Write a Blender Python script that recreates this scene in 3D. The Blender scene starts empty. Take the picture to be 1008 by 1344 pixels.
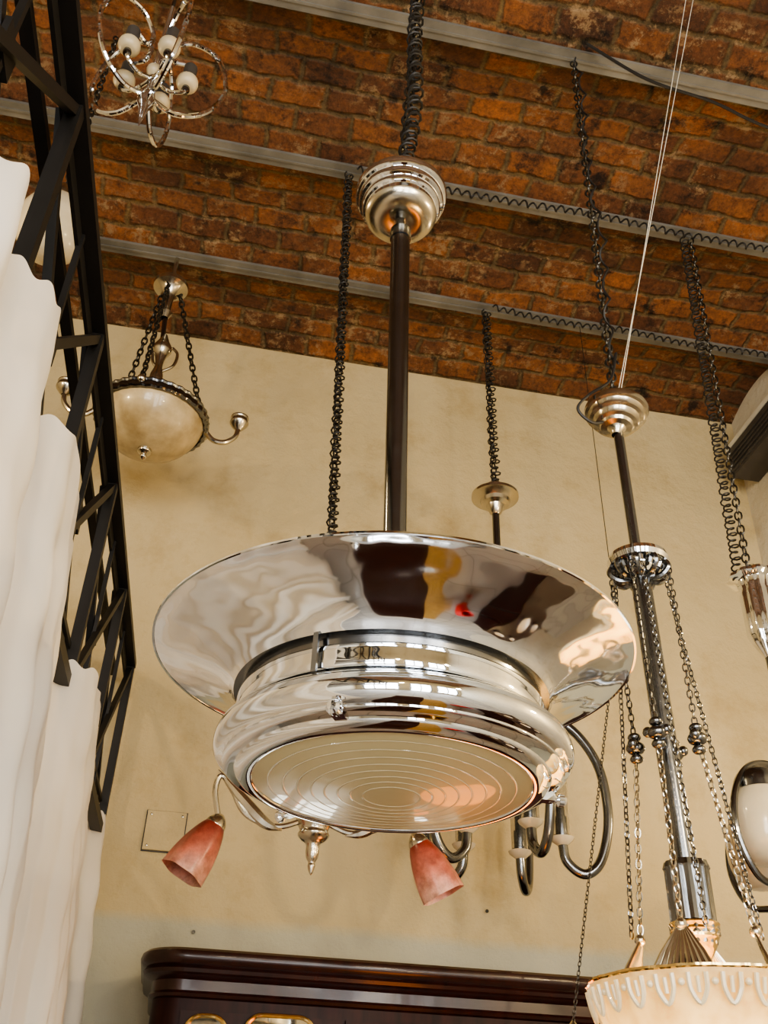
import bpy, math, random
from mathutils import Matrix, Vector
random.seed(7)
rad=math.radians
COL=bpy.context.scene.collection
try: bpy.context.scene.view_settings.look='AgX - Medium High Contrast'
except Exception as e: print(e)

# ------------------------------------------------------------ materials
def newmat(name):
    m=bpy.data.materials.new(name); m.use_nodes=True
    nt=m.node_tree; b=nt.nodes["Principled BSDF"]
    return m,nt,b
def N(nt,t,**kw):
    n=nt.nodes.new(t)
    for k,v in kw.items(): setattr(n,k,v)
    return n
def ramp(nt,fac,stops):
    r=nt.nodes.new("ShaderNodeValToRGB"); e=r.color_ramp.elements
    while len(e)<len(stops): e.new(0.5)
    for i,(p,c) in enumerate(stops):
        e[i].position=p; e[i].color=(c[0],c[1],c[2],1)
    nt.links.new(fac,r.inputs[0]); return r.outputs[0]
def noise(nt,scale,detail=3,vec=None,rough=0.5):
    n=nt.nodes.new("ShaderNodeTexNoise"); n.inputs["Scale"].default_value=scale
    n.inputs["Detail"].default_value=detail; n.inputs["Roughness"].default_value=rough
    if vec: nt.links.new(vec,n.inputs["Vector"])
    return n.outputs["Fac"]
def objco(nt):
    return nt.nodes.new("ShaderNodeTexCoord").outputs["Object"]
def bump(nt,b,h,strength,dist=0.01):
    n=nt.nodes.new("ShaderNodeBump"); n.inputs["Strength"].default_value=strength
    n.inputs["Distance"].default_value=dist
    nt.links.new(h,n.inputs["Height"]); nt.links.new(n.outputs[0],b.inputs["Normal"])
def mixc(nt,f,a,c,mode='MIX'):
    n=nt.nodes.new("ShaderNodeMix"); n.data_type='RGBA'; n.blend_type=mode
    if isinstance(f,(int,float)): n.inputs[0].default_value=f
    else: nt.links.new(f,n.inputs[0])
    for s,i in ((a,6),(c,7)):
        if isinstance(s,tuple): n.inputs[i].default_value=(s[0],s[1],s[2],1)
        else: nt.links.new(s,n.inputs[i])
    return n.outputs[2]
def zgrad(nt,v,z0,z1):
    sp=nt.nodes.new("ShaderNodeSeparateXYZ"); nt.links.new(v,sp.inputs[0])
    mr=nt.nodes.new("ShaderNodeMapRange"); nt.links.new(sp.outputs[2],mr.inputs[0])
    mr.inputs[1].default_value=z0; mr.inputs[2].default_value=z1
    return mr.outputs[0]
def simple(name,col,rough=0.5,metal=0.0,var=0.12,scale=8,bs=0.0,coat=0.0):
    m,nt,b=newmat(name)
    v=objco(nt); f=noise(nt,scale,4,v)
    c=ramp(nt,f,[(0.3,tuple(x*(1-var) for x in col)),(0.7,tuple(min(1,x*(1+var)) for x in col))])
    nt.links.new(c,b.inputs["Base Color"])
    b.inputs["Roughness"].default_value=rough; b.inputs["Metallic"].default_value=metal
    b.inputs["Coat Weight"].default_value=coat
    if bs: bump(nt,b,f,bs)
    return m

def chrome_mat(name,col,rough,wave=0.0,scale=5):
    m,nt,b=newmat(name); v=objco(nt)
    b.inputs["Base Color"].default_value=(*col,1); b.inputs["Metallic"].default_value=1
    f2=noise(nt,30,3,v)
    mr=nt.nodes.new("ShaderNodeMapRange"); nt.links.new(f2,mr.inputs[0])
    mr.inputs[3].default_value=rough*0.6; mr.inputs[4].default_value=rough*1.5
    nt.links.new(mr.outputs[0],b.inputs["Roughness"])
    if wave:
        f=noise(nt,scale,1.5,v); bump(nt,b,f,wave,0.02)
    return m
CHROME=chrome_mat("chrome",(0.84,0.86,0.88),0.04)
CHROMEW=chrome_mat("chrome_hammered",(0.80,0.82,0.85),0.06,0.45,7)
CHROMED=chrome_mat("chrome_dark",(0.20,0.205,0.21),0.18)
NICKEL=chrome_mat("nickel_aged",(0.55,0.51,0.42),0.2)
BRASS=chrome_mat("brass",(0.80,0.58,0.25),0.15)
BLACK=simple("black_steel",(0.014,0.013,0.012),0.5,0.3)
CORD=simple("black_cord",(0.012,0.011,0.010),0.55)
CHAINM=simple("dark_chain",(0.06,0.055,0.045),0.35,0.8)
STEEL=simple("beam_paint",(0.15,0.145,0.13),0.55,0.1,0.3,6)
IVORY=simple("ivory_socket",(0.50,0.42,0.27),0.35)
WHITEP=simple("white_plastic",(0.60,0.58,0.50),0.4)
GREY=simple("grey_plastic",(0.05,0.045,0.04),0.5)
REDC=simple("red_ceramic",(0.55,0.02,0.02),0.2)
RUG=simple("ochre_wool",(0.34,0.21,0.06),0.9,0.0,0.3,30)
CHINA=simple("white_china",(0.75,0.68,0.60),0.2)

def plaster(name,c1,c2,band=None):
    m,nt,b=newmat(name); v=objco(nt)
    f=noise(nt,0.9,6,v,0.6)
    c=ramp(nt,f,[(0.3,c1),(0.7,c2)])
    f2=noise(nt,3.0,9,v,0.72)
    stain=ramp(nt,f2,[(0.52,(1,1,1)),(0.78,(0.76,0.70,0.58))])
    c=mixc(nt,1.0,c,stain,'MULTIPLY')
    if band:
        sp=nt.nodes.new("ShaderNodeSeparateXYZ"); nt.links.new(v,sp.inputs[0])
        ad=N(nt,"ShaderNodeMath",operation='MULTIPLY_ADD'); nt.links.new(f2,ad.inputs[0]); ad.inputs[1].default_value=0.06
        nt.links.new(sp.outputs[2],ad.inputs[2])
        mr=nt.nodes.new("ShaderNodeMapRange"); nt.links.new(ad.outputs[0],mr.inputs[0])
        mr.inputs[1].default_value=band[0]; mr.inputs[2].default_value=band[0]+0.05
        mr.inputs[3].default_value=1; mr.inputs[4].default_value=0
        c=mixc(nt,mr.outputs[0],c,band[1])
    nt.links.new(c,b.inputs["Base Color"]); b.inputs["Roughness"].default_value=0.75
    f3=noise(nt,4,9,v,0.65); bump(nt,b,f3,0.8,0.035)
    return m
WALL=plaster("plaster_cream",(0.46,0.37,0.20),(0.54,0.445,0.26),(2.50,(0.43,0.415,0.32)))
WALLW=plaster("plaster_pale",(0.56,0.52,0.42),(0.64,0.59,0.47))

def brickmat():
    m,nt,b=newmat("worn_brick"); v=objco(nt)
    def warp(src,scale,amt,det):
        nz=nt.nodes.new("ShaderNodeTexNoise"); nz.inputs["Scale"].default_value=scale; nz.inputs["Detail"].default_value=det
        nz.inputs["Roughness"].default_value=0.6
        nt.links.new(src,nz.inputs["Vector"])
        sub=N(nt,"ShaderNodeVectorMath",operation='SUBTRACT'); nt.links.new(nz.outputs["Color"],sub.inputs[0]); sub.inputs[1].default_value=(.5,.5,.5)
        sc=N(nt,"ShaderNodeVectorMath",operation='SCALE'); nt.links.new(sub.outputs[0],sc.inputs[0]); sc.inputs["Scale"].default_value=amt
        ad=N(nt,"ShaderNodeVectorMath",operation='ADD'); nt.links.new(src,ad.inputs[0]); nt.links.new(sc.outputs[0],ad.inputs[1])
        return ad.outputs[0]
    vec=warp(warp(v,3.2,0.065,2),22,0.030,6)
    br=nt.nodes.new("ShaderNodeTexBrick"); nt.links.new(vec,br.inputs["Vector"])
    br.inputs["Scale"].default_value=1; br.inputs["Brick Width"].default_value=0.27; br.inputs["Row Height"].default_value=0.125
    br.inputs["Mortar Size"].default_value=0.020; br.inputs["Mortar Smooth"].default_value=0.8; br.inputs["Bias"].default_value=-0.05
    br.inputs["Color1"].default_value=(0.33,0.125,0.040,1); br.inputs["Color2"].default_value=(0.135,0.054,0.024,1)
    br.inputs["Mortar"].default_value=(0.175,0.118,0.052,1)
    f1=noise(nt,1.7,6,v,0.65)
    tone=ramp(nt,f1,[(0.3,(0.48,0.45,0.41)),(0.5,(1,1,1)),(0.72,(1.5,1.38,1.15))])
    c=mixc(nt,1.0,br.outputs["Color"],tone,'MULTIPLY')
    f6=noise(nt,30,7,v,0.85)
    gr=ramp(nt,f6,[(0.35,(0.42,0.42,0.42)),(0.5,(1,1,1)),(0.65,(1.55,1.5,1.4))])
    c=mixc(nt,1.0,c,gr,'MULTIPLY')
    f2=noise(nt,13,9,v,0.8)
    mask=ramp(nt,f2,[(0.52,(0,0,0)),(0.60,(0.95,0.95,0.95))])
    f4=noise(nt,3.2,5,v)
    mask2=ramp(nt,f4,[(0.42,(0,0,0)),(0.56,(1,1,1))])
    mk=mixc(nt,1.0,mask,mask2,'MULTIPLY')
    c=mixc(nt,mk,c,(0.46,0.30,0.155))
    f5=noise(nt,6,7,v,0.75)
    dk=ramp(nt,f5,[(0.34,(0.10,0.09,0.08)),(0.46,(1,1,1))])
    c=mixc(nt,1.0,c,dk,'MULTIPLY')
    nt.links.new(c,b.inputs["Base Color"]); b.inputs["Roughness"].default_value=0.6
    h=N(nt,"ShaderNodeMath",operation='MULTIPLY_ADD'); nt.links.new(f2,h.inputs[0]); h.inputs[1].default_value=1.5
    inv=N(nt,"ShaderNodeMath",operation='SUBTRACT'); inv.inputs[0].default_value=1; nt.links.new(br.outputs["Fac"],inv.inputs[1])
    nt.links.new(inv.outputs[0],h.inputs[2]); bump(nt,b,h.outputs[0],1.0,0.04)
    return m
BRICK=brickmat()

def woodmat(name,c1,c2,rough=0.2,coat=0.5,spec=0.5):
    m,nt,b=newmat(name); v=objco(nt)
    mp=nt.nodes.new("ShaderNodeMapping"); mp.inputs["Scale"].default_value=(9,9,0.9); nt.links.new(v,mp.inputs[0])
    f=noise(nt,3,6,mp.outputs[0],0.6)
    nt.links.new(ramp(nt,f,[(0.3,c1),(0.7,c2)]),b.inputs["Base Color"])
    b.inputs["Roughness"].default_value=rough; b.inputs["Coat Weight"].default_value=coat
    b.inputs["Specular IOR Level"].default_value=spec
    return m
MAHOG=woodmat("mahogany",(0.010,0.003,0.0025),(0.034,0.008,0.005),0.25,0.1)
MAHOGB=woodmat("mahogany_body",(0.010,0.0025,0.002),(0.030,0.006,0.004),0.45,0.0,0.2)
MAHOGL=woodmat("mahogany_panel",(0.018,0.004,0.003),(0.042,0.009,0.005),0.45,0.0,0.2)

def clothmat():
    m,nt,b=newmat("white_voile"); v=objco(nt)
    f=noise(nt,3,4,v)
    nt.links.new(ramp(nt,f,[(0.3,(0.88,0.82,0.73)),(0.7,(0.93,0.90,0.85))]),b.inputs["Base Color"])
    b.inputs["Roughness"].default_value=0.85
    tr=nt.nodes.new("ShaderNodeBsdfTranslucent"); tr.inputs[0].default_value=(0.95,0.90,0.82,1)
    mx=nt.nodes.new("ShaderNodeMixShader"); mx.inputs[0].default_value=0.35
    tp=nt.nodes.new("ShaderNodeBsdfTransparent")
    mx2=nt.nodes.new("ShaderNodeMixShader"); mx2.inputs[0].default_value=0.14
    out=nt.nodes["Material Output"]
    nt.links.new(b.outputs[0],mx.inputs[1]); nt.links.new(tr.outputs[0],mx.inputs[2])
    nt.links.new(mx.outputs[0],mx2.inputs[1]); nt.links.new(tp.outputs[0],mx2.inputs[2]); nt.links.new(mx2.outputs[0],out.inputs[0])
    return m
CLOTH=clothmat()
def glassy(name,c1,c2,scale,rough=0.15,emit=0.0,ecol=(1,.8,.5),coat=0.4):
    m,nt,b=newmat(name); v=objco(nt)
    f=noise(nt,scale,5,v,0.6)
    c=ramp(nt,f,[(0.3,c1),(0.7,c2)])
    nt.links.new(c,b.inputs["Base Color"]); b.inputs["Roughness"].default_value=rough
    b.inputs["Coat Weight"].default_value=coat
    if emit:
        nt.links.new(mixc(nt,1.0,c,ecol,'MULTIPLY'),b.inputs["Emission Color"]); b.inputs["Emission Strength"].default_value=emit
    return m
LENS=glassy("ribbed_lens_glass",(0.56,0.48,0.27),(0.64,0.56,0.34),2,0.30,coat=0.6)
LENSR=glassy("lens_ridge_glass",(0.64,0.57,0.38),(0.69,0.62,0.43),4,0.2,coat=0.6)
ALAB=glassy("alabaster",(0.28,0.20,0.09),(0.62,0.50,0.29),6,0.3)
OPAL=glassy("opal_glass",(0.50,0.43,0.30),(0.62,0.55,0.40),5,0.15)
AMBER=glassy("amber_lit_glass",(0.8,0.25,0.04),(1.0,0.42,0.08),10,0.3,6.0,(1,.7,.4))
def litmat():
    m,nt,b=newmat("lit_frosted_glass"); v=objco(nt)
    f=noise(nt,12,5,v,0.6)
    c=ramp(nt,f,[(0.3,(0.46,0.29,0.11)),(0.7,(0.72,0.55,0.28))])
    nt.links.new(c,b.inputs["Base Color"]); b.inputs["Roughness"].default_value=0.3
    nt.links.new(mixc(nt,1.0,c,(1,.72,.36),'MULTIPLY'),b.inputs["Emission Color"])
    g=zgrad(nt,v,1.80,1.975)
    mr=nt.nodes.new("ShaderNodeMapRange"); nt.links.new(g,mr.inputs[0]); mr.inputs[3].default_value=4.5; mr.inputs[4].default_value=0.5
    nt.links.new(mr.outputs[0],b.inputs["Emission Strength"])
    return m
LIT=litmat()
LITR=glassy("frosted_relief_glass",(0.62,0.52,0.34),(0.78,0.68,0.48),9,0.3,0.35,(1,.8,.5))
def pinkmat():
    m,nt,b=newmat("pink_pate_de_verre"); v=objco(nt)
    g=ramp(nt,zgrad(nt,v,2.31,2.48),[(0.0,(0.66,0.40,0.31)),(0.45,(0.50,0.17,0.12)),(1.0,(0.22,0.035,0.025))])
    f=noise(nt,22,6,v,0.7)
    c=mixc(nt,1.0,g,ramp(nt,f,[(0.35,(0.6,0.5,0.48)),(0.65,(1.2,1.2,1.2))]),'MULTIPLY')
    nt.links.new(c,b.inputs["Base Color"]); b.inputs["Roughness"].default_value=0.3
    b.inputs["Subsurface Weight"].default_value=0.3; b.inputs["Subsurface Scale"].default_value=0.02
    return m
PINK=pinkmat()
def clearglass():
    m,nt,b=newmat("clear_glass"); b.inputs["Transmission Weight"].default_value=1
    b.inputs["Roughness"].default_value=0.02; b.inputs["IOR"].default_value=1.3
    return m
CLEAR=clearglass()
def mirror():
    m,nt,b=newmat("mirror_glass"); b.inputs["Metallic"].default_value=1; b.inputs["Roughness"].default_value=0.03
    b.inputs["Base Color"].default_value=(0.7,0.68,0.6,1); return m
MIRROR=mirror()

# ------------------------------------------------------------ mesh builder
class MB:
    def __init__(s): s.v=[];s.f=[];s.mi=[];s.mats=[]
    def m(s,mat):
        if mat not in s.mats: s.mats.append(mat)
        return s.mats.index(mat)
    def add(s,vs,fs,mat):
        o=len(s.v); s.v+= [tuple(x) for x in vs]; k=s.m(mat)
        for f in fs: s.f.append(tuple(i+o for i in f)); s.mi.append(k)
    def lathe(s,prof,mat,M=Matrix(),seg=64,fl=None):
        vs=[];fs=[]; n=len(prof)
        for j in range(seg):
            a=2*math.pi*j/seg; c,sn=math.cos(a),math.sin(a)
            for (r,z) in prof:
                k=1.0 if fl is None else fl(a,r,z)
                vs.append(M@Vector((r*c*k,r*sn*k,z)))
        for j in range(seg):
            j2=(j+1)%seg
            for i in range(n-1):
                fs.append((j*n+i,j2*n+i,j2*n+i+1,j*n+i+1))
        s.add(vs,fs,mat)
    def tube(s,pts,r,mat,seg=8,closed=False,M=None):
        pts=[Vector(p) for p in pts]
        if M: pts=[M@p for p in pts]
        n=len(pts); rs=r if isinstance(r,(list,tuple)) else [r]*n
        vs=[];fs=[]; nrm=None
        for i in range(n):
            if closed: t=pts[(i+1)%n]-pts[i-1]
            else: t=pts[min(i+1,n-1)]-pts[max(i-1,0)]
            if t.length<1e-9: t=Vector((0,0,1))
            t.normalize()
            if nrm is None:
                nrm=t.orthogonal().normalized()
                if closed:
                    pn=(pts[1]-pts[0]).cross(pts[n//3]-pts[0])
                    if pn.length>1e-12: nrm=pn.normalized()
            nrm=(nrm-t*nrm.dot(t))
            if nrm.length<1e-6: nrm=t.orthogonal()
            nrm.normalize(); b=t.cross(nrm)
            for k in range(seg):
                a=2*math.pi*k/seg
                vs.append(pts[i]+(nrm*math.cos(a)+b*math.sin(a))*rs[i])
        for i in range(n if closed else n-1):
            i2=(i+1)%n
            for k in range(seg):
                k2=(k+1)%seg
                fs.append((i*seg+k,i*seg+k2,i2*seg+k2,i2*seg+k))
        if not closed:
            fs.append(tuple(range(seg))[::-1]); fs.append(tuple((n-1)*seg+k for k in range(seg)))
        s.add(vs,fs,mat)
    def box(s,c,d,mat,M=None):
        x,y,z=[q/2 for q in d]; c=Vector(c)
        vs=[c+Vector((sx*x,sy*y,sz*z)) for sx in(-1,1) for sy in(-1,1) for sz in(-1,1)]
        if M: vs=[M@p for p in vs]
        s.add(vs,[(0,1,3,2),(4,6,7,5),(0,4,5,1),(2,3,7,6),(0,2,6,4),(1,5,7,3)],mat)
    def bar(s,p0,p1,w,h,mat):
        p0=Vector(p0);p1=Vector(p1); d=p1-p0; L=d.length
        q=d.to_track_quat('X','Z').to_matrix().to_4x4()
        s.box((0,0,0),(L,w,h),mat,Matrix.Translation((p0+p1)/2)@q)
    def ball(s,c,r,mat,seg=20,rings=10,sq=1.0):
        pr=[(max(1e-5,r*math.sin(math.pi*i/rings)),-r*sq*math.cos(math.pi*i/rings)) for i in range(rings+1)]
        s.lathe(pr,mat,Matrix.Translation(Vector(c)),seg)
    def chain(s,p0,p1,mat,L=0.035,w=0.022,r=0.003,sag=0.0):
        p0=Vector(p0);p1=Vector(p1); D=(p1-p0).length; n=max(2,int(D/(L*0.78)))
        def P(t):
            p=p0.lerp(p1,t); p.z-=sag*4*t*(1-t); return p
        for i in range(n):
            a=P(i/n);b=P((i+1)/n); d=(b-a).normalized()
            q=d.to_track_quat('Z','X').to_matrix().to_4x4()
            M=Matrix.Translation((a+b)/2)@q@Matrix.Rotation(rad(45+90*(i%2)+random.uniform(-12,12)),4,'Z')
            pts=[]
            for k in range(12):
                t=2*math.pi*k/12
                pts.append((w/2*math.cos(t),0,L/2*(abs(math.sin(t))**0.8)*(1 if math.sin(t)>=0 else -1)))
            s.tube(pts,r,mat,5,True,M)
    def coil(s,path,R,pitch,r,mat,seg=5):
        path=[Vector(p) for p in path]
        cum=[0]
        for a,b in zip(path,path[1:]): cum.append(cum[-1]+(b-a).length)
        T=cum[-1]; n=int(T/pitch*9); pts=[]
        j=0
        for i in range(n+1):
            d=T*i/n
            while j<len(path)-2 and cum[j+1]<d: j+=1
            a,b=path[j],path[j+1]; t=(d-cum[j])/max(1e-9,cum[j+1]-cum[j]); p=a.lerp(b,t)
            dr=(b-a).normalized(); u=dr.orthogonal().normalized(); w=dr.cross(u)
            an=2*math.pi*d/pitch; rr=R*(1+0.25*math.sin(i*0.37))
            pts.append(p+(u*math.cos(an)+w*math.sin(an))*rr)
        s.tube(pts,r,mat,seg)
    def obj(s,name,M=None,sharp=35,smooth=True):
        me=bpy.data.meshes.new(name); me.from_pydata(s.v,[],s.f)
        for m in s.mats: me.materials.append(m)
        me.polygons.foreach_set("material_index",s.mi)
        me.validate(); me.update()
        if smooth:
            me.polygons.foreach_set("use_smooth",[True]*len(me.polygons))
            me.set_sharp_from_angle(angle=rad(sharp))
        o=bpy.data.objects.new(name,me); COL.objects.link(o)
        if M: o.matrix_world=M
        return o
def T(x,y,z): return Matrix.Translation((x,y,z))
def spline(pts,n=8):
    P=[Vector(p) for p in pts]; P=[P[0]*2-P[1]]+P+[P[-1]*2-P[-2]]; out=[]
    for i in range(1,len(P)-2):
        for k in range(n):
            t=k/n; a,b,c,d=P[i-1],P[i],P[i+1],P[i+2]
            out.append(0.5*((2*b)+(c-a)*t+(2*a-5*b+4*c-d)*t*t+(3*b-a-3*c+d)*t**3))
    out.append(P[-2]); return out
def sprof(pts,n=5):
    return [(max(1e-5,p.x),p.y) for p in spline([(a,b,0) for a,b in pts],n)]
def polar(r,z,az,cx=0,cy=0): return (cx+r*math.cos(az),cy+r*math.sin(az),z)

# ------------------------------------------------------------ room shell
XL,XR,YF,YB,H=-3.2,3.09,-3.6,4.5,5.8
ZC=5.774   # where chains hang from the joists
def boxobj(name,lo,hi,mat):
    b=MB(); b.box([(l+h)/2 for l,h in zip(lo,hi)],[h-l for l,h in zip(lo,hi)],mat); return b.obj(name,smooth=False)
boxobj("wall_back",(XL,YB,0),(XR,YB+.2,H+.25),WALL)
boxobj("wall_left",(XL-.2,YF,0),(XL,YB+.2,H+.25),WALLW)
boxobj("wall_right",(XR,YF,0),(XR+.2,YB+.2,H+.25),WALLW)
fm,nt,b=newmat("stone_tiles"); v=objco(nt)
br=nt.nodes.new("ShaderNodeTexBrick"); nt.links.new(v,br.inputs["Vector"]); br.offset=0
for k,x in (("Scale",1),("Brick Width",.4),("Row Height",.4),("Mortar Size",.006)): br.inputs[k].default_value=x
br.inputs["Color1"].default_value=(.42,.41,.39,1); br.inputs["Color2"].default_value=(.34,.33,.32,1); br.inputs["Mortar"].default_value=(.12,.11,.10,1)
nt.links.new(br.outputs[0],b.inputs["Base Color"]); b.inputs["Roughness"].default_value=.3
boxobj("floor",(XL,YF,-.1),(XR,YB,0),fm)
def seg(x0,x1,z0,z1): boxobj("wall_front",(x0,YF-.2,z0),(x1,YF,z1),WALLW)
seg(XL,-2.7,0,H+.25); seg(-.5,.1,0,4.2); seg(1.3,1.6,0,4.2); seg(2.9,XR,0,4.2)
seg(-2.7,XR,4.2,H+.25); seg(-2.7,-.5,0,.6); seg(1.6,2.9,0,.6)
def window(name,x0,x1,z0,z1,nx,nz):
    w=MB(); e=.035; x0+=e;x1-=e;z0+=e;z1-=e
    for i in range(nx+1):
        x=x0+(x1-x0)*i/nx; w.box((x,YF-.08,(z0+z1)/2),(.06,.08,z1-z0),BLACK)
    for j in range(nz+1):
        z=z0+(z1-z0)*j/nz; w.box(((x0+x1)/2,YF-.08,z),(x1-x0,.08,.06),BLACK)
    w.obj(name,smooth=False)
window("window_1",-2.7,-.5,.6,4.2,3,3); window("window_2",1.6,2.9,.6,4.2,2,3); window("door_1",.1,1.3,0,4.2,2,2)

# ceiling : shallow brick vaults between steel joists
BY=[3.87,3.12,2.31,1.53,.76,-.02,-.8,-1.58,-2.36,-3.14]
edges=[YB]+BY+[YF]
c=MB(); NX=40
for a,bb in zip(edges,edges[1:]):
    n=10; W=a-bb; rise=.09*(W/.78)
    vs=[];fs=[]
    for i in range(n+1):
        t=i/n; y=a-W*t; z=H+.012+rise*4*t*(1-t)
        for k in range(NX+1):
            x=XL+(XR-XL)*k/NX; vs.append((x,y,z))
    for i in range(n):
        for k in range(NX): 
            q=i*(NX+1)+k; fs.append((q,q+1,q+NX+2,q+NX+1))
    c.add(vs,fs,BRICK)
c.box(((XL+XR)/2,(YF+YB)/2,H+.27),(XR-XL+.4,YB-YF+.4,.04),BRICK)
c.obj("ceiling",sharp=60)
for i,y in enumerate(BY):
    s=MB(); s.box(((XL+XR)/2,y,H+.001),(XR-XL-.004,.082,.018),STEEL)
    s.box(((XL+XR)/2,y,H-.011),(XR-XL-.004,.012,.006),STEEL)
    s.obj("steel_joist" if i==0 else "steel_joist.%03d"%i,smooth=False)

# mezzanine slab + lattice railing girder
boxobj("mezzanine_floor",(XL,-1.5,2.69),(-.66,4.4,2.79),MAHOG)
tr=MB(); z0,z1=2.80,3.59; y0,y1=-1.5,4.42
def q(dx,y,z): return (-.405-.030*(y1-y)+dx,y,z)
tr.bar(q(0,y0,z1),q(0,y1,z1),.045,.03,BLACK); tr.bar(q(-.02,y0,z1-.03),q(-.02,y1,z1-.03),.010,.06,BLACK)
tr.bar(q(-.075,y0,z1-.05),q(-.075,y1,z1-.05),.030,.025,BLACK)
tr.bar(q(0,y0,z0),q(0,y1,z0),.045,.04,BLACK); tr.bar(q(-.02,y0,z0+.14),q(-.02,y1,z0+.14),.02,.02,BLACK)
n=8; dy=(y1-y0)/n
for i in range(n+1):
    y=y0+dy*i
    tr.bar(q(0,y,z0),q(0,y,z1),.035,.035,BLACK)
    if i<n:
        tr.bar(q(0,y,z0+.02),q(0,y+dy,z1-.02),.022,.026,BLACK)
        tr.bar(q(-.03,y+dy,z0+.02),q(-.03,y,z1-.02),.022,.026,BLACK)
        tr.bar(q(-.015,y+dy/2,z0),q(-.015,y+dy/2,z1),.015,.015,BLACK)
        tr.box(q(-.01,y+dy/2,(z0+z1)/2),(.012,.08,.08),BLACK)
tr.obj("lattice_railing",smooth=False)

# curtains
def curtains():
    cm=MB(); ks=[(-.85,.96),(-.60,1.02),(-.40,1.07),(-.45,1.22),(-.375,1.33),(-.41,1.5),(-.50,1.66),(-.365,1.74),(-.40,2.2),(-.48,2.80),(-.365,2.95),(-.40,3.6),(-.47,4.20),(-.385,4.36),(-.5,4.46)]
    pl=spline([(x,y,0) for x,y in ks],30); n=len(pl); rows=70
    arc=[0]
    for a,b in zip(pl,pl[1:]): arc.append(arc[-1]+(b-a).length)
    vs=[];fs=[]
    for j in range(rows+1):
        t=j/rows; z=2.86-2.83*t
        for i,p in enumerate(pl):
            a=pl[max(0,i-1)]; b=pl[min(n-1,i+1)]; d=(b-a).normalized(); nx,ny=d.y,-d.x
            s=arc[i]
            w1=math.sin(s*40+2.2*math.sin(t*2.3+s*2.1)+2.5*math.sin(s*5))
            rp=(.003+.011*min(1,t*3))*(w1+0.35*w1*abs(w1))+.014*t*math.sin(s*13+3*t+1)
            dg=.007*math.sin((s*1.4+z*1.1)*24+math.sin(s*3))*min(1,t*8)*(1-t)**2
            sway=.030*math.sin(math.pi*min(1,t*1.1))+.08*t
            zz=z+(0.010*math.sin(i*.45) if j==0 else 0)
            vs.append((p.x+(rp+dg)*nx+sway,min(4.485,p.y+(rp+dg)*ny),zz))
    for j in range(rows):
        for i in range(n-1):
            k=j*n+i; fs.append((k,k+1,k+n+1,k+n))
    cm.add(vs,fs,CLOTH)
    cm.tube([(-.47,1.0,2.80),(-.47,4.48,2.80)],.008,BLACK,8)
    cm.obj("white_curtains",sharp=180)
curtains()

# ------------------------------------------------------------ main lamp
ZR=2.447
L=MB()
RR=.481
dish=sprof([(RR,0),(.455,-.006),(.42,-.018),(.385,-.032),(.35,-.050),(.325,-.068),(.312,-.086)],8)
L.lathe([(RR-.003,.004),(RR+.003,.003),(RR+.003,-.001),(RR-.001,-.001)],CHROME,seg=128)
L.lathe(dish,CHROMEW,seg=128)
L.lathe([(RR-.003,.003),(.42,-.012),(.31,-.06),(.05,-.07)],CHROME,seg=96)
L.lathe([(.312,-.085),(.296,-.088),(.294,-.104)],CHROMED,seg=128)
L.lathe(sprof([(.292,-.102),(.300,-.104),(.303,-.110),(.3035,-.125),(.3035,-.142),(.300,-.150),(.285,-.152)],5),CHROME,seg=128)
L.lathe([(.288,-.150),(.288,-.166)],CHROMED,seg=96)
Bx=T(.008,0,0)
L.lathe(sprof([(.280,-.160),(.305,-.161),(.324,-.166),(.338,-.178),(.344,-.194),(.343,-.210),(.335,-.222),(.324,-.229)],8),CHROME,Bx,seg=128)
L.lathe(sprof([(.324,-.229),(.324,-.233),(.316,-.237),(.300,-.241)],4),CHROME,Bx,seg=128)
L.lathe(sprof([(.300,-.241),(.297,-.247),(.288,-.253),(.274,-.257),(.266,-.256),(.263,-.252)],4),CHROME,Bx,seg=128)
R0=.264
def lz(r): return -.253-.022*(1-(r/R0)**2)
rings=[.234,.205,.178,.152,.127,.102,.078,.054]
cur=R0
for qq in rings:
    L.lathe([(cur,lz(cur)),((cur+qq)/2,lz((cur+qq)/2)),(qq+.002,lz(qq+.002))],LENS,Bx,seg=128)
    L.lathe([(qq+.002,lz(qq)),(qq+.001,lz(qq)-.0007),(qq-.001,lz(qq)-.0007),(qq-.002,lz(qq))],LENSR,Bx,seg=128)
    cur=qq-.002
L.lathe([(cur,lz(cur)),(.03,lz(.03)),(1e-5,lz(0))],LENS,Bx,seg=96)
for az in (rad(-118),rad(2),rad(122)):
    M=Bx@Matrix.Rotation(az,4,'Z')@T(.316,0,-.240)@Matrix.Rotation(rad(90),4,'Y')
    L.lathe([(1e-5,.035),(.008,.034),(.013,.028),(.013,.018),(.007,.014),(.007,0),(1e-5,0)],CHROME,M,16)
    L.box((.309,0,-.240),(.03,.022,.012),CHROME,Bx@Matrix.Rotation(az,4,'Z'))
for az in (rad(-126),rad(-6),rad(114)):
    M=Matrix.Rotation(az,4,'Z')
    L.box((.314,0,-.122),(.006,.010,.075),CHROMED,M)
L.lathe([(1e-5,0),(.05,0),(.055,-.02),(.05,-.07),(1e-5,-.07)],CHROME,seg=32)
Q=Matrix.Rotation(-.020,4,'Y')
L.lathe([(.026,-.03),(.026,1.30),(.029,1.30),(.029,1.335),(.024,1.34),(.014,1.345),(.014,1.43)],CHROMED,Q,seg=32)
cz=.01
can=[(.012,1.37+cz),(.05,1.362+cz),(.085,1.370+cz),(.099,1.385+cz),(.102,1.395+cz)]
L.lathe(can,NICKEL,Q,seg=64)
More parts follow.
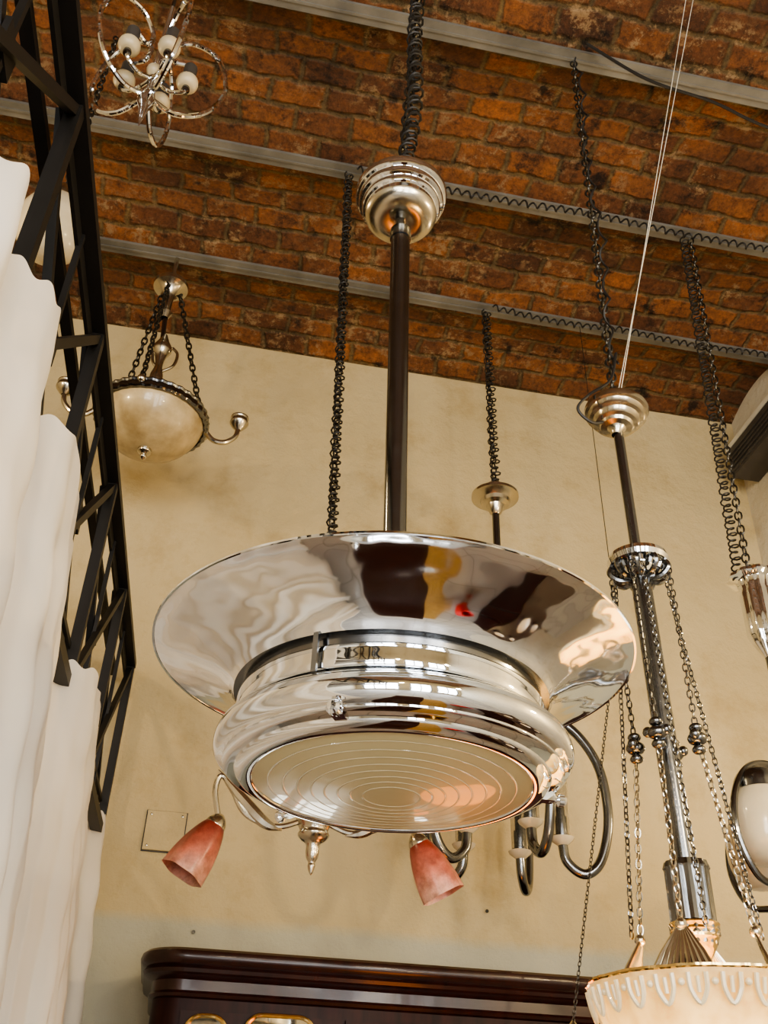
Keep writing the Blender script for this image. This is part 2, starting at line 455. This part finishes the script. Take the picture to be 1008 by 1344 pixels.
st=[(.100,1.395),(.102,1.41),(.108,1.413),(.112,1.421),(.112,1.434),(.119,1.437),(.122,1.445),(.122,1.458),(.128,1.461),(.132,1.470),(.131,1.486),(.115,1.51),(.06,1.525),(.02,1.53)]
L.lathe([(r_,z_+cz) for r_,z_ in st],CHROME,Q,seg=64)
L.tube([Q@Vector((0,0,1.53)),Q@Vector((0,0,1.62))],.008,CHROMED)
ztop=5.88-ZR
c0=Q@Vector((0,0,1.60))
L.chain(c0,(.02,-.02,ztop),CHAINM,.048,.03,.0046)
pth=[(c0+Vector((.006,-.02,0))).lerp(Vector((.025,-.03,ztop)),i/10)+Vector((.012*math.sin(i),.0,0)) for i in range(11)]
L.coil(pth,.021,.032,.0042,CORD)
L.obj("chrome_pendant_lamp",T(.347,1.80,ZR)@Matrix.Rotation(.010,4,'Y'))

# ------------------------------------------------------------ tulip chandelier (two arms)
t=MB(); cx,cy=.365,3.12
t.chain((.303,3.12,ZC),(cx,cy,3.0),CHAINM,.042,.028,.0044)
t.coil([Vector((.303,3.105,ZC-.01)).lerp(Vector((cx,3.105,3.0)),i/6) for i in range(7)],.018,.030,.0038,CORD)
t.lathe(sprof([(.006,3.0),(.012,2.9),(.012,2.7),(.03,2.66),(.045,2.60),(.06,2.54),(.045,2.50),(.05,2.485),(.04,2.47),(.022,2.455),(.020,2.42),(.010,2.40),(.012,2.39),(.006,2.37),(.0001,2.362)],4),NICKEL,T(cx,cy,0),24)
for az,rr in ((rad(182),.93),(rad(-2),1.02)):
    Mz=T(cx,cy,0)@Matrix.Rotation(az,4,'Z')
    t.tube(spline([(.03,0,2.53),(.12,0,2.50),(.22,0,2.53),(.30*rr,0,2.62),(.335*rr,0,2.64),(.345*rr,0,2.59),(.325*rr,0,2.51)]),.009,NICKEL,8,False,Mz)
    lf=spline([(.10,0,2.49),(.16,0,2.51),(.24,0,2.58),(.32,0,2.66)],6); lw=[.002+.020*math.sin(math.pi*i/(len(lf)-1)) for i in range(len(lf))]
    t.tube(lf,lw,NICKEL,8,False,Mz)
    S=Mz@T(.322*rr,0,2.50)@Matrix.Rotation(rad(-28),4,'Y')
    t.lathe(sprof([(.008,.02),(.020,.01),(.030,-.005),(.034,-.02),(.03,-.03)],4),NICKEL,S,24)
    t.lathe(sprof([(.028,-.01),(.041,-.035),(.055,-.08),(.064,-.13),(.067,-.17),(.068,-.19)],5),PINK,S,48,lambda a,r,z:1+.05*math.cos(6*a)*min(1,-z/.18))
t.obj("tulip_shade_chandelier")

# ------------------------------------------------------------ curved arm chandelier (beam 3)
a=MB(); cx,cy=1.245,3.87
a.chain((1.229,3.87,ZC),(cx,cy,4.55),CHAINM,.042,.028,.0044)
a.coil([Vector((1.229,3.85,ZC-.01)).lerp(Vector((cx,3.85,4.5)),i/5) for i in range(6)],.022,.038,.004,CORD)
a.lathe([(.01,4.56),(.03,4.55),(.05,4.53),(.055,4.50),(.10,4.485),(.118,4.475),(.118,4.46),(.10,4.455),(.075,4.44),(.07,4.42),(.045,4.41),(.03,4.37),(.018,4.36)],NICKEL,T(cx,cy,0),40)
a.tube([(cx,cy,4.37),(cx,cy,2.95)],.018,CHROMED,12)
a.lathe(sprof([(.016,3.4),(.05,3.38),(.07,3.34),(.05,3.28),(.03,3.2),(.05,3.1),(.06,3.0),(.04,2.9),(.001,2.86)],4),CHROMED,T(cx,cy,0),24)
for k in range(5):
    Mz=T(cx,cy,0)@Matrix.Rotation(rad(-12+72*k),4,'Z')
    a.tube(spline([(.03,0,3.10),(.12,0,3.24),(.26,0,3.26),(.38,0,3.10),(.41,0,2.88),(.37,0,2.70),(.30,0,2.635),(.23,0,2.68),(.215,0,2.76)],8),.020,CHROMED,12,False,Mz)
    a.lathe([(.001,2.74),(.02,2.745),(.045,2.765),(.05,2.775),(.03,2.775),(.001,2.775)],OPAL,Mz@T(.215,0,0),20)
    a.lathe([(.02,2.77),(.024,2.79),(.024,2.86),(.018,2.865),(.018,2.93),(.001,2.93)],CHROMED,Mz@T(.215,0,0),16)
    a.lathe([(.035,2.78),(.037,3.04),(.034,3.04),(.032,2.785)],CLEAR,Mz@T(.215,0,0),20)
a.obj("curved_arm_chandelier")

# ------------------------------------------------------------ glass bowl pendant (right)
g=MB(); cx,cy=1.175,2.30
g.chain((1.192,2.31,ZC),(1.165,cy,3.74),CHAINM,.042,.028,.0042)
g.coil([Vector((1.20,2.29,ZC-.01)).lerp(Vector((1.18,2.28,3.9)),i/6)+Vector((.012*math.sin(i*2),0,0)) for i in range(7)],.012,.16,.0042,CORD)
g.tube(spline([(1.185,2.28,3.95),(1.14,2.26,3.80),(1.06,2.26,3.72),(1.02,2.27,3.66),(1.07,2.28,3.62),(1.14,2.30,3.66)]),.005,CORD,6)
Mc=T(1.163,cy,3.655)@Matrix.Rotation(rad(6),4,'Y')
g.lathe([(.01,.085),(.06,.08),(.10,.06),(.104,.05),(.102,.036),(.092,.033),(.088,.024),(.087,.014),(.075,.010),(.070,.0),(.068,-.010),(.055,-.014),(.050,-.024),(.03,-.028),(.02,-.04),(.016,-.055)],NICKEL,Mc,48)
g.tube([(1.163,cy,3.66),(1.172,cy,3.12)],.016,CHROMED,14)
g.lathe([(.02,3.16),(.04,3.155),(.05,3.14),(.085,3.135),(.09,3.12),(.085,3.105),(.05,3.10),(.045,3.07),(.03,3.06)],CHROME,T(1.172,cy,0),40)
for k in range(9):
    az=rad(40*k); M=T(1.172,cy,3.09)@Matrix.Rotation(az,4,'Z')
    g.tube(spline([(.02,0,-.03),(.06,0,-.03),(.085,0,-.005),(.07,0,.02),(.055,0,0)],5),.009,CHROMED,7,False,M)
g.tube([(1.172,cy,3.10),(1.188,cy,2.24)],.029,CHROMED,24)
g.lathe([(.029,2.26),(.05,2.255),(.055,2.24),(.052,2.235),(.052,2.115),(.056,2.11),(.056,2.085),(.05,2.08),(.047,2.065),(.04,2.06),(.036,2.045),(.02,2.04)],CHROMED,T(1.19,cy,0),64,lambda a,r,z:1+.04*math.cos(16*a))
g.lathe([(.058,2.112),(.060,2.108),(.056,2.10),(.058,2.094),(.054,2.086),(.054,2.078),(.048,2.07),(.046,2.06),(.04,2.05),(.034,2.04),(.02,2.02),(.018,1.95),(.001,1.94)],BRASS,T(1.19,cy,0),32)
for k in range(4):
    az=rad(-130+90*k); p=Vector(polar(.085,3.08,az,1.172,cy)); kn=Vector(polar(.082,2.56,az,1.182,cy)); qv=Vector(polar(.135,2.08,az,1.192,cy))
    g.chain(p,kn,CHROMED,.024,.014,.0022); g.chain(kn,qv,NICKEL,.024,.014,.0022)
    az2=az+rad(22); g.chain(Vector(polar(.07,3.08,az2,1.172,cy)),Vector(polar(.15,2.08,az2,1.192,cy)),CHROMED,.020,.012,.0018)
    for dz,rr in ((.03,.018),(.0,.026),(-.03,.018)):
        g.ball(kn+Vector((0,0,dz)),rr,CHROMED,14,8,.7)
    for s2 in (-1,1): g.ball(kn+Vector((s2*.024*math.sin(az),-s2*.024*math.cos(az),.005)),.014,CHROMED,10,6)
    M=T(1.192,cy,0)@Matrix.Rotation(az,4,'Z')
    g.add([M@Vector(p_) for p_ in [(.133,-.012,2.08),(.133,.012,2.08),(.155,.05,2.015),(.172,.075,1.965),(.172,-.075,1.965),(.155,-.05,2.015)]],[(0,1,2,3,4,5)],NICKEL)
    for f in range(9):
        t2=(f-4)/4; g.tube([(.135,t2*.010,2.078),(.157,t2*.045,2.02),(.176,t2*.072,1.965)],[.004,.007,.008],NICKEL,7,False,M)
    g.ball(M@Vector((.135,0,2.085)),.014,NICKEL,12,8)
bowl=sprof([(.262,1.974),(.257,1.960),(.244,1.93),(.222,1.88),(.18,1.82),(.115,1.78),(.05,1.76),(.001,1.757)],6)
def scal(a,r,z): return 1+(.022*abs(math.cos(6*a))+.004*math.cos(48*a))*(r/.26)
g.lathe(bowl,LIT,T(1.195,cy,0),192,scal)
g.lathe([(.262,1.971),(.265,1.974),(.265,1.979),(.259,1.979)],BRASS,T(1.195,cy,0),192,scal)
for k in range(24):
    az=rad(15*k); M=T(1.195,cy,0)@Matrix.Rotation(az,4,'Z')
    g.tube(spline([(.266,-.018,1.962),(.259,-.016,1.930),(.252,0,1.905),(.259,.016,1.930),(.266,.018,1.962)],4),.0055,LITR,6,False,M)
    g.tube([(.263,0,1.955),(.255,0,1.925)],.005,LITR,6,False,M)
    g.ball(M@Vector((.258,.034,1.945)),.008,LITR,8,6)
g.tube([(1.165,2.29,3.73),(1.60,1.90,5.86)],.0014,WHITEP,5); g.tube([(1.172,2.28,3.73),(1.56,1.88,5.86)],.0014,WHITEP,5)
g.obj("glass_bowl_pendant")
w=MB()
w.tube(spline([(1.22,2.22,5.78),(1.5,2.24,5.63),(1.8,2.25,5.58),(2.08,2.27,5.50),(2.6,2.29,5.50),(3.085,2.3,5.60)]),.007,CORD,6)
w.obj("electric_cable")

# ------------------------------------------------------------ coiled cables along joists
def coilrun(name,x0,x1,y):
    w=MB(); n=14; pth=[]
    for i in range(n+1):
        t=i/n; sag=.03*abs(math.sin(t*math.pi*2.2)); pth.append((x0+(x1-x0)*t,y,H-.035-sag))
    w.coil(pth,.014,.050,.005,CORD); w.obj(name)
coilrun("coiled_cable",.34,3.05,3.07); coilrun("coiled_cable.001",1.26,3.05,3.81)

# ------------------------------------------------------------ far right globe chandelier
r=MB(); cx,cy=2.07,3.12
r.chain((2.138,3.12,ZC),(cx,cy,3.72),CHAINM,.045,.028,.004)
r.coil([Vector((2.10,3.12,ZC-.01)).lerp(Vector((cx-.05,3.12,3.66)),i/6) for i in range(7)],.018,.03,.004,CORD)
r.lathe([(.01,3.74),(.03,3.73),(.06,3.70),(.10,3.685),(.105,3.67),(.07,3.66),(.06,3.62),(.066,3.60),(.066,3.42),(.05,3.38),(.03,3.34),(.02,3.32)],CHROME,T(cx+.02,cy,0),64,lambda a,rr,z:1+.05*math.cos(10*a))
r.tube([(cx+.02,cy,3.35),(cx+.02,cy,2.55)],.02,CHROMED,12)
r.ball((cx+.02,cy,2.62),.06,CHROMED)
for k in range(4):
    Mz=T(cx+.02,cy,0)@Matrix.Rotation(rad(200+90*k),4,'Z')
    r.tube(spline([(.0,0,2.78),(.12,0,2.86),(.25,0,2.83),(.34,0,2.72),(.36,0,2.58),(.30,0,2.46),(.20,0,2.43)],8),.012,CHROMED,10,False,Mz)
    r.lathe(sprof([(.001,2.83),(.05,2.82),(.075,2.79),(.08,2.75)],4),CHROMED,Mz@T(.22,0,0),24)
    r.lathe(sprof([(.07,2.76),(.105,2.70),(.112,2.63),(.100,2.56),(.06,2.51),(.001,2.495)],5),OPAL,Mz@T(.22,0,0),32)
r.obj("globe_chandelier")

# ------------------------------------------------------------ alabaster bowl pendant (left)
al=MB(); kx=-.53; cx,cy=-.485,3.87
al.tube([(kx,cy,5.783),(kx,cy,5.60)],.012,NICKEL)
al.lathe([(.012,5.62),(.05,5.61),(.058,5.59),(.080,5.585),(.092,5.57),(.092,5.545),(.075,5.535),(.055,5.52),(.035,5.49),(.025,5.46),(.025,5.38),(.035,5.36),(.02,5.32)],NICKEL,T(kx,cy,0),32)
al.tube([(kx,cy,5.4),(cx,cy,4.72)],.012,CHROMED,10)
al.lathe(sprof([(.012,5.2),(.03,5.15),(.05,5.1),(.03,5.05),(.02,4.98),(.035,4.9),(.02,4.8)],4),NICKEL,T(cx-.02,cy,0),20)
for s2 in (-1,1):
    al.tube(spline([(cx,cy,4.95),(cx+s2*.05,cy,5.0),(cx+s2*.06,cy,5.08),(cx+s2*.03,cy,5.12)]),.008,NICKEL,8)
Mb=T(cx,cy,4.62)@Matrix.Scale(1.14,4)
al.lathe(sprof([(.225,.03),(.222,0),(.20,-.05),(.16,-.10),(.10,-.135),(.04,-.15),(.001,-.152)],6),ALAB,Mb,64)
al.lathe([(.222,.045),(.238,.045),(.243,.035),(.238,.028),(.243,.02),(.243,.0),(.236,-.006),(.228,-.006)],CHROMED,Mb,144,lambda a,rr,z:1+.012*math.cos(36*a))
al.lathe(sprof([(.03,-.148),(.028,-.165),(.012,-.175),(.016,-.19),(.001,-.205)],4),NICKEL,Mb,20)
for k in range(3):
    az=rad(20+120*k); al.chain((kx+.05*math.cos(az),cy+.05*math.sin(az),5.55),Mb@Vector(polar(.235,.045,az)),CHAINM,.045,.026,.0050)
    al.ball(Mb@Vector(polar(.24,.03,az)),.022,NICKEL,12,8)
for az in (rad(5),rad(185),):
    Mz=Mb@Matrix.Rotation(az,4,'Z')
    al.tube(spline([(.23,0,.01),(.27,0,-.03),(.32,0,-.03),(.36,0,.01),(.37,0,.06)]),.013,NICKEL,10,False,Mz)
    al.lathe(sprof([(.012,.05),(.03,.07),(.042,.09),(.036,.105),(.04,.12),(.02,.13),(.001,.13)],4),NICKEL,Mz@T(.37,0,0),20)
al.obj("alabaster_bowl_pendant")

# ------------------------------------------------------------ ivory socket chandelier (top left)
iv=MB(); cx,cy,cz=-.475,1.98,4.65
iv.tube([(cx,cy,5.88),(cx,cy,cz+.3)],.007,CHROMED,8)
iv.tube([(cx,cy,cz+.32),(cx,cy,cz-.22)],.010,CHROME,12)
iv.lathe(sprof([(.01,-.18),(.022,-.20),(.028,-.24),(.016,-.28),(.012,-.31),(.001,-.37)],4),CHROME,T(cx,cy,cz),20)
iv.ball((cx,cy,cz-.07),.026,IVORY)
for k in range(5):
    Mz=T(cx,cy,cz)@Matrix.Rotation(rad(8+72*k),4,'Z')
    iv.tube(spline([(.012,0,-.22),(.10,0,-.26),(.19,0,-.20),(.235,0,-.05),(.19,0,.11),(.10,0,.15),(.04,0,.09),(.05,0,.02),(.09,0,.02)],8),.0085,CHROME,8,False,Mz)
    iv.tube(spline([(.01,0,-.12),(.06,0,-.15),(.105,0,-.13),(.11,0,-.09)],6),.007,CHROME,8,False,Mz)
    iv.lathe(sprof([(.010,-.105),(.024,-.102),(.034,-.09),(.036,-.075),(.030,-.06),(.001,-.055)],3),IVORY,Mz@T(.11,0,0),20)
    iv.lathe([(.022,-.06),(.022,.01),(.018,.015),(.001,.015)],GREY,Mz@T(.11,0,0),16)
    iv.lathe([(.001,-.128),(.012,-.125),(.014,-.118),(.012,-.10)],CHROMED,Mz@T(.11,0,0),16)
iv.obj("ivory_socket_chandelier")

# frosted globe pendant hanging over the mezzanine
gp=MB(); gx,gy=-.85,2.7
gp.chain((gx,gy,5.88),(gx,gy,4.78),CHAINM,.04,.025,.004)
gp.lathe(sprof([(.01,4.80),(.04,4.78),(.06,4.73),(.07,4.68)],4),NICKEL,T(gx,gy,0),24)
gp.lathe(sprof([(.06,4.70),(.11,4.65),(.135,4.56),(.11,4.46),(.05,4.41),(.001,4.40)],6),OPAL,T(gx,gy,0),32)
gp.obj("globe_pendant")

# ------------------------------------------------------------ thin chain pull
w=MB(); w.chain((1.66,3.6,3.5),(1.362,3.6,2.07),CHAINM,.02,.011,.0018)
w.tube([(1.66,3.6,3.5),(1.75,3.72,3.95),(1.8,3.86,5.782)],.002,CHAINM,5)
w.lathe(sprof([(.004,2.08),(.02,2.06),(.03,2.02),(.02,1.97),(.001,1.95)],3),NICKEL,T(1.362,3.6,0),16)
w.obj("hanging_pull_chain")

# ------------------------------------------------------------ below the frame: floor lamp, and unseen furniture added for chrome reflections
fl=MB(); fx,fy=.95,3.25
fl.lathe(sprof([(.15,0),(.15,.02),(.05,.04),(.02,.08),(.018,.4),(.018,1.45)],4),BRASS,T(fx,fy,0),32)
fl.lathe(sprof([(.04,1.80),(.10,1.76),(.16,1.68),(.18,1.60),(.17,1.55)],5),AMBER,T(fx,fy,0),48)
fl.lathe([(.02,1.45),(.03,1.5),(.03,1.78),(.04,1.80),(.01,1.84)],BRASS,T(fx,fy,0),24)
fl.obj("amber_floor_lamp")
tb=MB(); tx,ty=.33,1.55  # unseen table added to put a dark band into the dish's reflection
tb.box((tx,ty,.74),(.42,1.9,.04),MAHOG); tb.box((tx,ty,.67),(.36,1.8,.10),MAHOG)
for sx in (-1,1):
    for sy in (-1,1):
        tb.lathe(sprof([(.02,0),(.028,.06),(.02,.12),(.03,.35),(.03,.55),(.03,.63)],4),MAHOG,T(tx+sx*.15,ty+sy*.85,0),16)
tb.obj("added_console_table")
boxobj("added_ochre_rug",(.62,.5,.002),(1.0,2.9,.014),RUG)  # unseen rug added as the tan strip mirrored in the dish
vz=MB(); vz.lathe(sprof([(.001,0),(.09,0),(.15,.15),(.16,.27),(.09,.42),(.05,.50),(.075,.54),(.065,.535),(.045,.50)],5),REDC,T(1.16,1.45,.002),32)  # unseen vase added as a red accent in the chrome
vz.obj("added_red_vase")
sb=MB(); sb.box((1.85,1.75,.45),(.60,1.3,.80),MAHOG); sb.box((1.85,1.75,.87),(.66,1.36,.04),MAHOG)  # unseen dark cabinet with pale bowls, added for the dish to reflect
for sx in (-1,1):
    for sy in (-1,1): sb.box((1.85+sx*.25,1.75+sy*.58,.025),(.06,.06,.05),MAHOG)
for k in range(3): sb.box((1.545,1.75-.42+.42*k,.45),(.012,.38,.70),MAHOGL)
for (x_,y_,r_) in ((1.72,1.35,.10),(1.95,1.6,.08),(1.75,1.95,.12),(1.98,2.2,.07)):
    sb.lathe(sprof([(.001,0),(r_*.4,0),(r_*.8,.03),(r_,.08),(r_*.97,.08),(r_*.7,.035),(.001,.015)],4),CHINA,T(x_,y_,.89),24)
sb.obj("added_sideboard")

# ------------------------------------------------------------ wardrobe
def outline(x0,x1,y0,y1,rr,off,n=8):
    pts=[]; x0-=off;x1+=off;y0-=off; rr=rr+off
    pts.append((x0,y1))
    for i in range(n+1):
        a_=math.pi+math.pi/2*i/n; pts.append((x0+rr+rr*math.cos(a_),y0+rr+rr*math.sin(a_)))
    for i in range(n+1):
        a_=1.5*math.pi+math.pi/2*i/n; pts.append((x1-rr+rr*math.cos(a_),y0+rr+rr*math.sin(a_)))
    pts.append((x1,y1)); return pts
W=MB(); wx0,wx1,wy0,wy1=-.07,1.90,3.95,4.47
def loft(levels,mat,rr=.10):
    vs=[];fs=[];n=None
    for off,z in levels:
        o=outline(wx0,wx1,wy0,wy1,rr,off); n=len(o); vs+=[(x,y,z) for x,y in o]
    for l in range(len(levels)-1):
        for i in range(n):
            i2=(i+1)%n; fs.append((l*n+i,l*n+i2,(l+1)*n+i2,(l+1)*n+i))
    fs.append(tuple(range(n))[::-1]); fs.append(tuple((len(levels)-1)*n+i for i in range(n)))
    W.add(vs,fs,mat)
loft([(0,.10),(0,2.12)],MAHOGB)
loft([(.02,0),(.02,.09),(.0,.10)],MAHOGB)
loft([(0,2.12),(.012,2.125),(.018,2.135),(.01,2.145),(.01,2.18),(.03,2.19),(.045,2.20),(.05,2.212),(.04,2.222),(.05,2.228),(.06,2.24),(.063,2.255),(.058,2.27),(.045,2.28)],MAHOG)
dw=(wx1-wx0-.2)/3
for k in range(3):
    xa=wx0+.1+dw*k; 
    W.box((xa+dw/2,wy0-.008,1.11),(dw-.012,.022,1.94),MAHOGB)
    W.box((xa+dw/2,wy0-.021,1.11),(dw-.14,.008,1.80),MAHOGL)
    W.lathe([(.001,.03),(.012,.028),(.014,.015),(.006,0)],BRASS,T(xa+dw-.05,wy0-.018,1.1)@Matrix.Rotation(rad(90),4,'X'),16)
def framed(xc,ww,zt,zb):
    y=wy0-.03; rr=min(ww/2,.06)
    p=[(xc-ww/2,y,zb),(xc-ww/2,y,zt-rr)]
    p+=[(xc-ww/2+rr-rr*math.cos(a_),y,zt-rr+rr*math.sin(a_)) for a_ in [math.pi/2*i/6 for i in range(7)]]
    p+=[(xc+ww/2-rr+rr*math.sin(a_),y,zt-rr+rr*math.cos(a_)) for a_ in [math.pi/2*i/6 for i in range(7)]]
    p+=[(xc+ww/2,y,zt-rr),(xc+ww/2,y,zb)]
    W.tube(p,.008,BRASS,8,True)
    W.add([(a_,y,c_) for a_,_,c_ in p],[tuple(range(len(p)))],MIRROR)
framed(.39,.25,2.078,1.2); framed(.13,.15,2.065,1.2); framed(1.0,.25,2.04,1.2)
W.obj("mahogany_wardrobe",sharp=30)

# ------------------------------------------------------------ wall bits
w=MB(); w.box((-.132,4.490,2.853),(.17,.018,.17),WALL)
w.box((-.132,4.4965,2.853),(.18,.005,.18),GREY)
for sx in(-1,1):
    for sz in(-1,1): w.lathe([(.001,.006),(.005,.005),(.006,0)],NICKEL,T(-.132+sx*.068,4.481,2.853+sz*.068)@Matrix.Rotation(rad(90),4,'X'),10)
w.obj("junction_box_cover")
w=MB()
w.box((3.00,3.95,5.33),(.17,.80,.20),GREY); w.box((3.0,3.95,5.45),(.175,.82,.03),WHITEP)
for k in range(5): w.box((2.91,3.95,5.26+.03*k),(.012,.76,.006),GREY)
w.box((3.02,3.75,5.00),(.13,.45,.26),GREY)
w.obj("air_conditioner")
w=MB()
for (x,z) in ((1.33,2.63),(.05,2.45)):
    w.lathe([(.001,.01),(.008,.01),(.008,.008),(.003,.006),(.003,0)],CHAINM,T(x,4.499,z)@Matrix.Rotation(rad(90),4,'X'),10)
w.obj("wall_nails")

# ------------------------------------------------------------ camera
th,yaw,ro=rad(34.8),rad(10),rad(2.2)
h=Vector((math.sin(yaw),math.cos(yaw),0)); r0=Vector((math.cos(yaw),-math.sin(yaw),0)); zz=Vector((0,0,1))
F=h*math.cos(th)+zz*math.sin(th); U0=-h*math.sin(th)+zz*math.cos(th)
Rr=r0*math.cos(ro)+U0*math.sin(ro); U=U0*math.cos(ro)-r0*math.sin(ro)
cam=bpy.data.cameras.new("camera"); co=bpy.data.objects.new("camera",cam); COL.objects.link(co)
M=Matrix((Rr,U,-F)).transposed().to_4x4(); M.translation=(0,0,1.55); co.matrix_world=M
cam.sensor_fit='AUTO'; cam.sensor_width=36; cam.lens=36*1300/1344; cam.clip_start=.02
bpy.context.scene.camera=co

# ------------------------------------------------------------ lights
def area(name,loc,rot,sx,sy,power,col):
    l=bpy.data.lights.new(name,'AREA'); l.shape='RECTANGLE'; l.size=sx; l.size_y=sy; l.energy=power; l.color=col
    o=bpy.data.objects.new(name,l); o.location=loc; o.rotation_euler=rot; COL.objects.link(o)
def point(name,loc,power,col,r=.06):
    l=bpy.data.lights.new(name,'POINT'); l.energy=power; l.color=col; l.shadow_soft_size=r
    o=bpy.data.objects.new(name,l); o.location=loc; COL.objects.link(o)
DAY=(1.0,.99,.97); WARM=(1.0,.74,.40)
area("daylight_window_1",(-1.6,YF-.2,2.4),(rad(90),0,0),2.1,3.5,300,DAY)
area("daylight_window_2",(2.25,YF-.2,2.4),(rad(90),0,0),1.25,3.5,160,DAY)
area("daylight_door",(.7,YF-.2,2.1),(rad(90),0,0),1.15,4.1,140,DAY)
for i,(p,e) in enumerate([((1.6,-.8,3.3),80),((2.5,1.3,3.0),90),((-.1,-1.8,3.6),55),((2.6,3.4,3.0),25)]):  # added fill points without fixtures, warming the walls and ceiling
    point("warm_fill_%d"%i,p,e,WARM)
point("bowl_bulb",(1.195,2.30,1.92),16,WARM,.03)
point("floor_lamp_bulb",(.95,3.25,1.66),12,(1,.55,.2),.03)
point("mezzanine_light",(-1.8,2.6,4.3),45,WARM)  # warm point light above the mezzanine, no fitting modelled
wd=bpy.data.worlds.new("World"); bpy.context.scene.world=wd; wd.use_nodes=True
wd.node_tree.nodes["Background"].inputs[0].default_value=(.85,.92,1,1); wd.node_tree.nodes["Background"].inputs[1].default_value=1.2
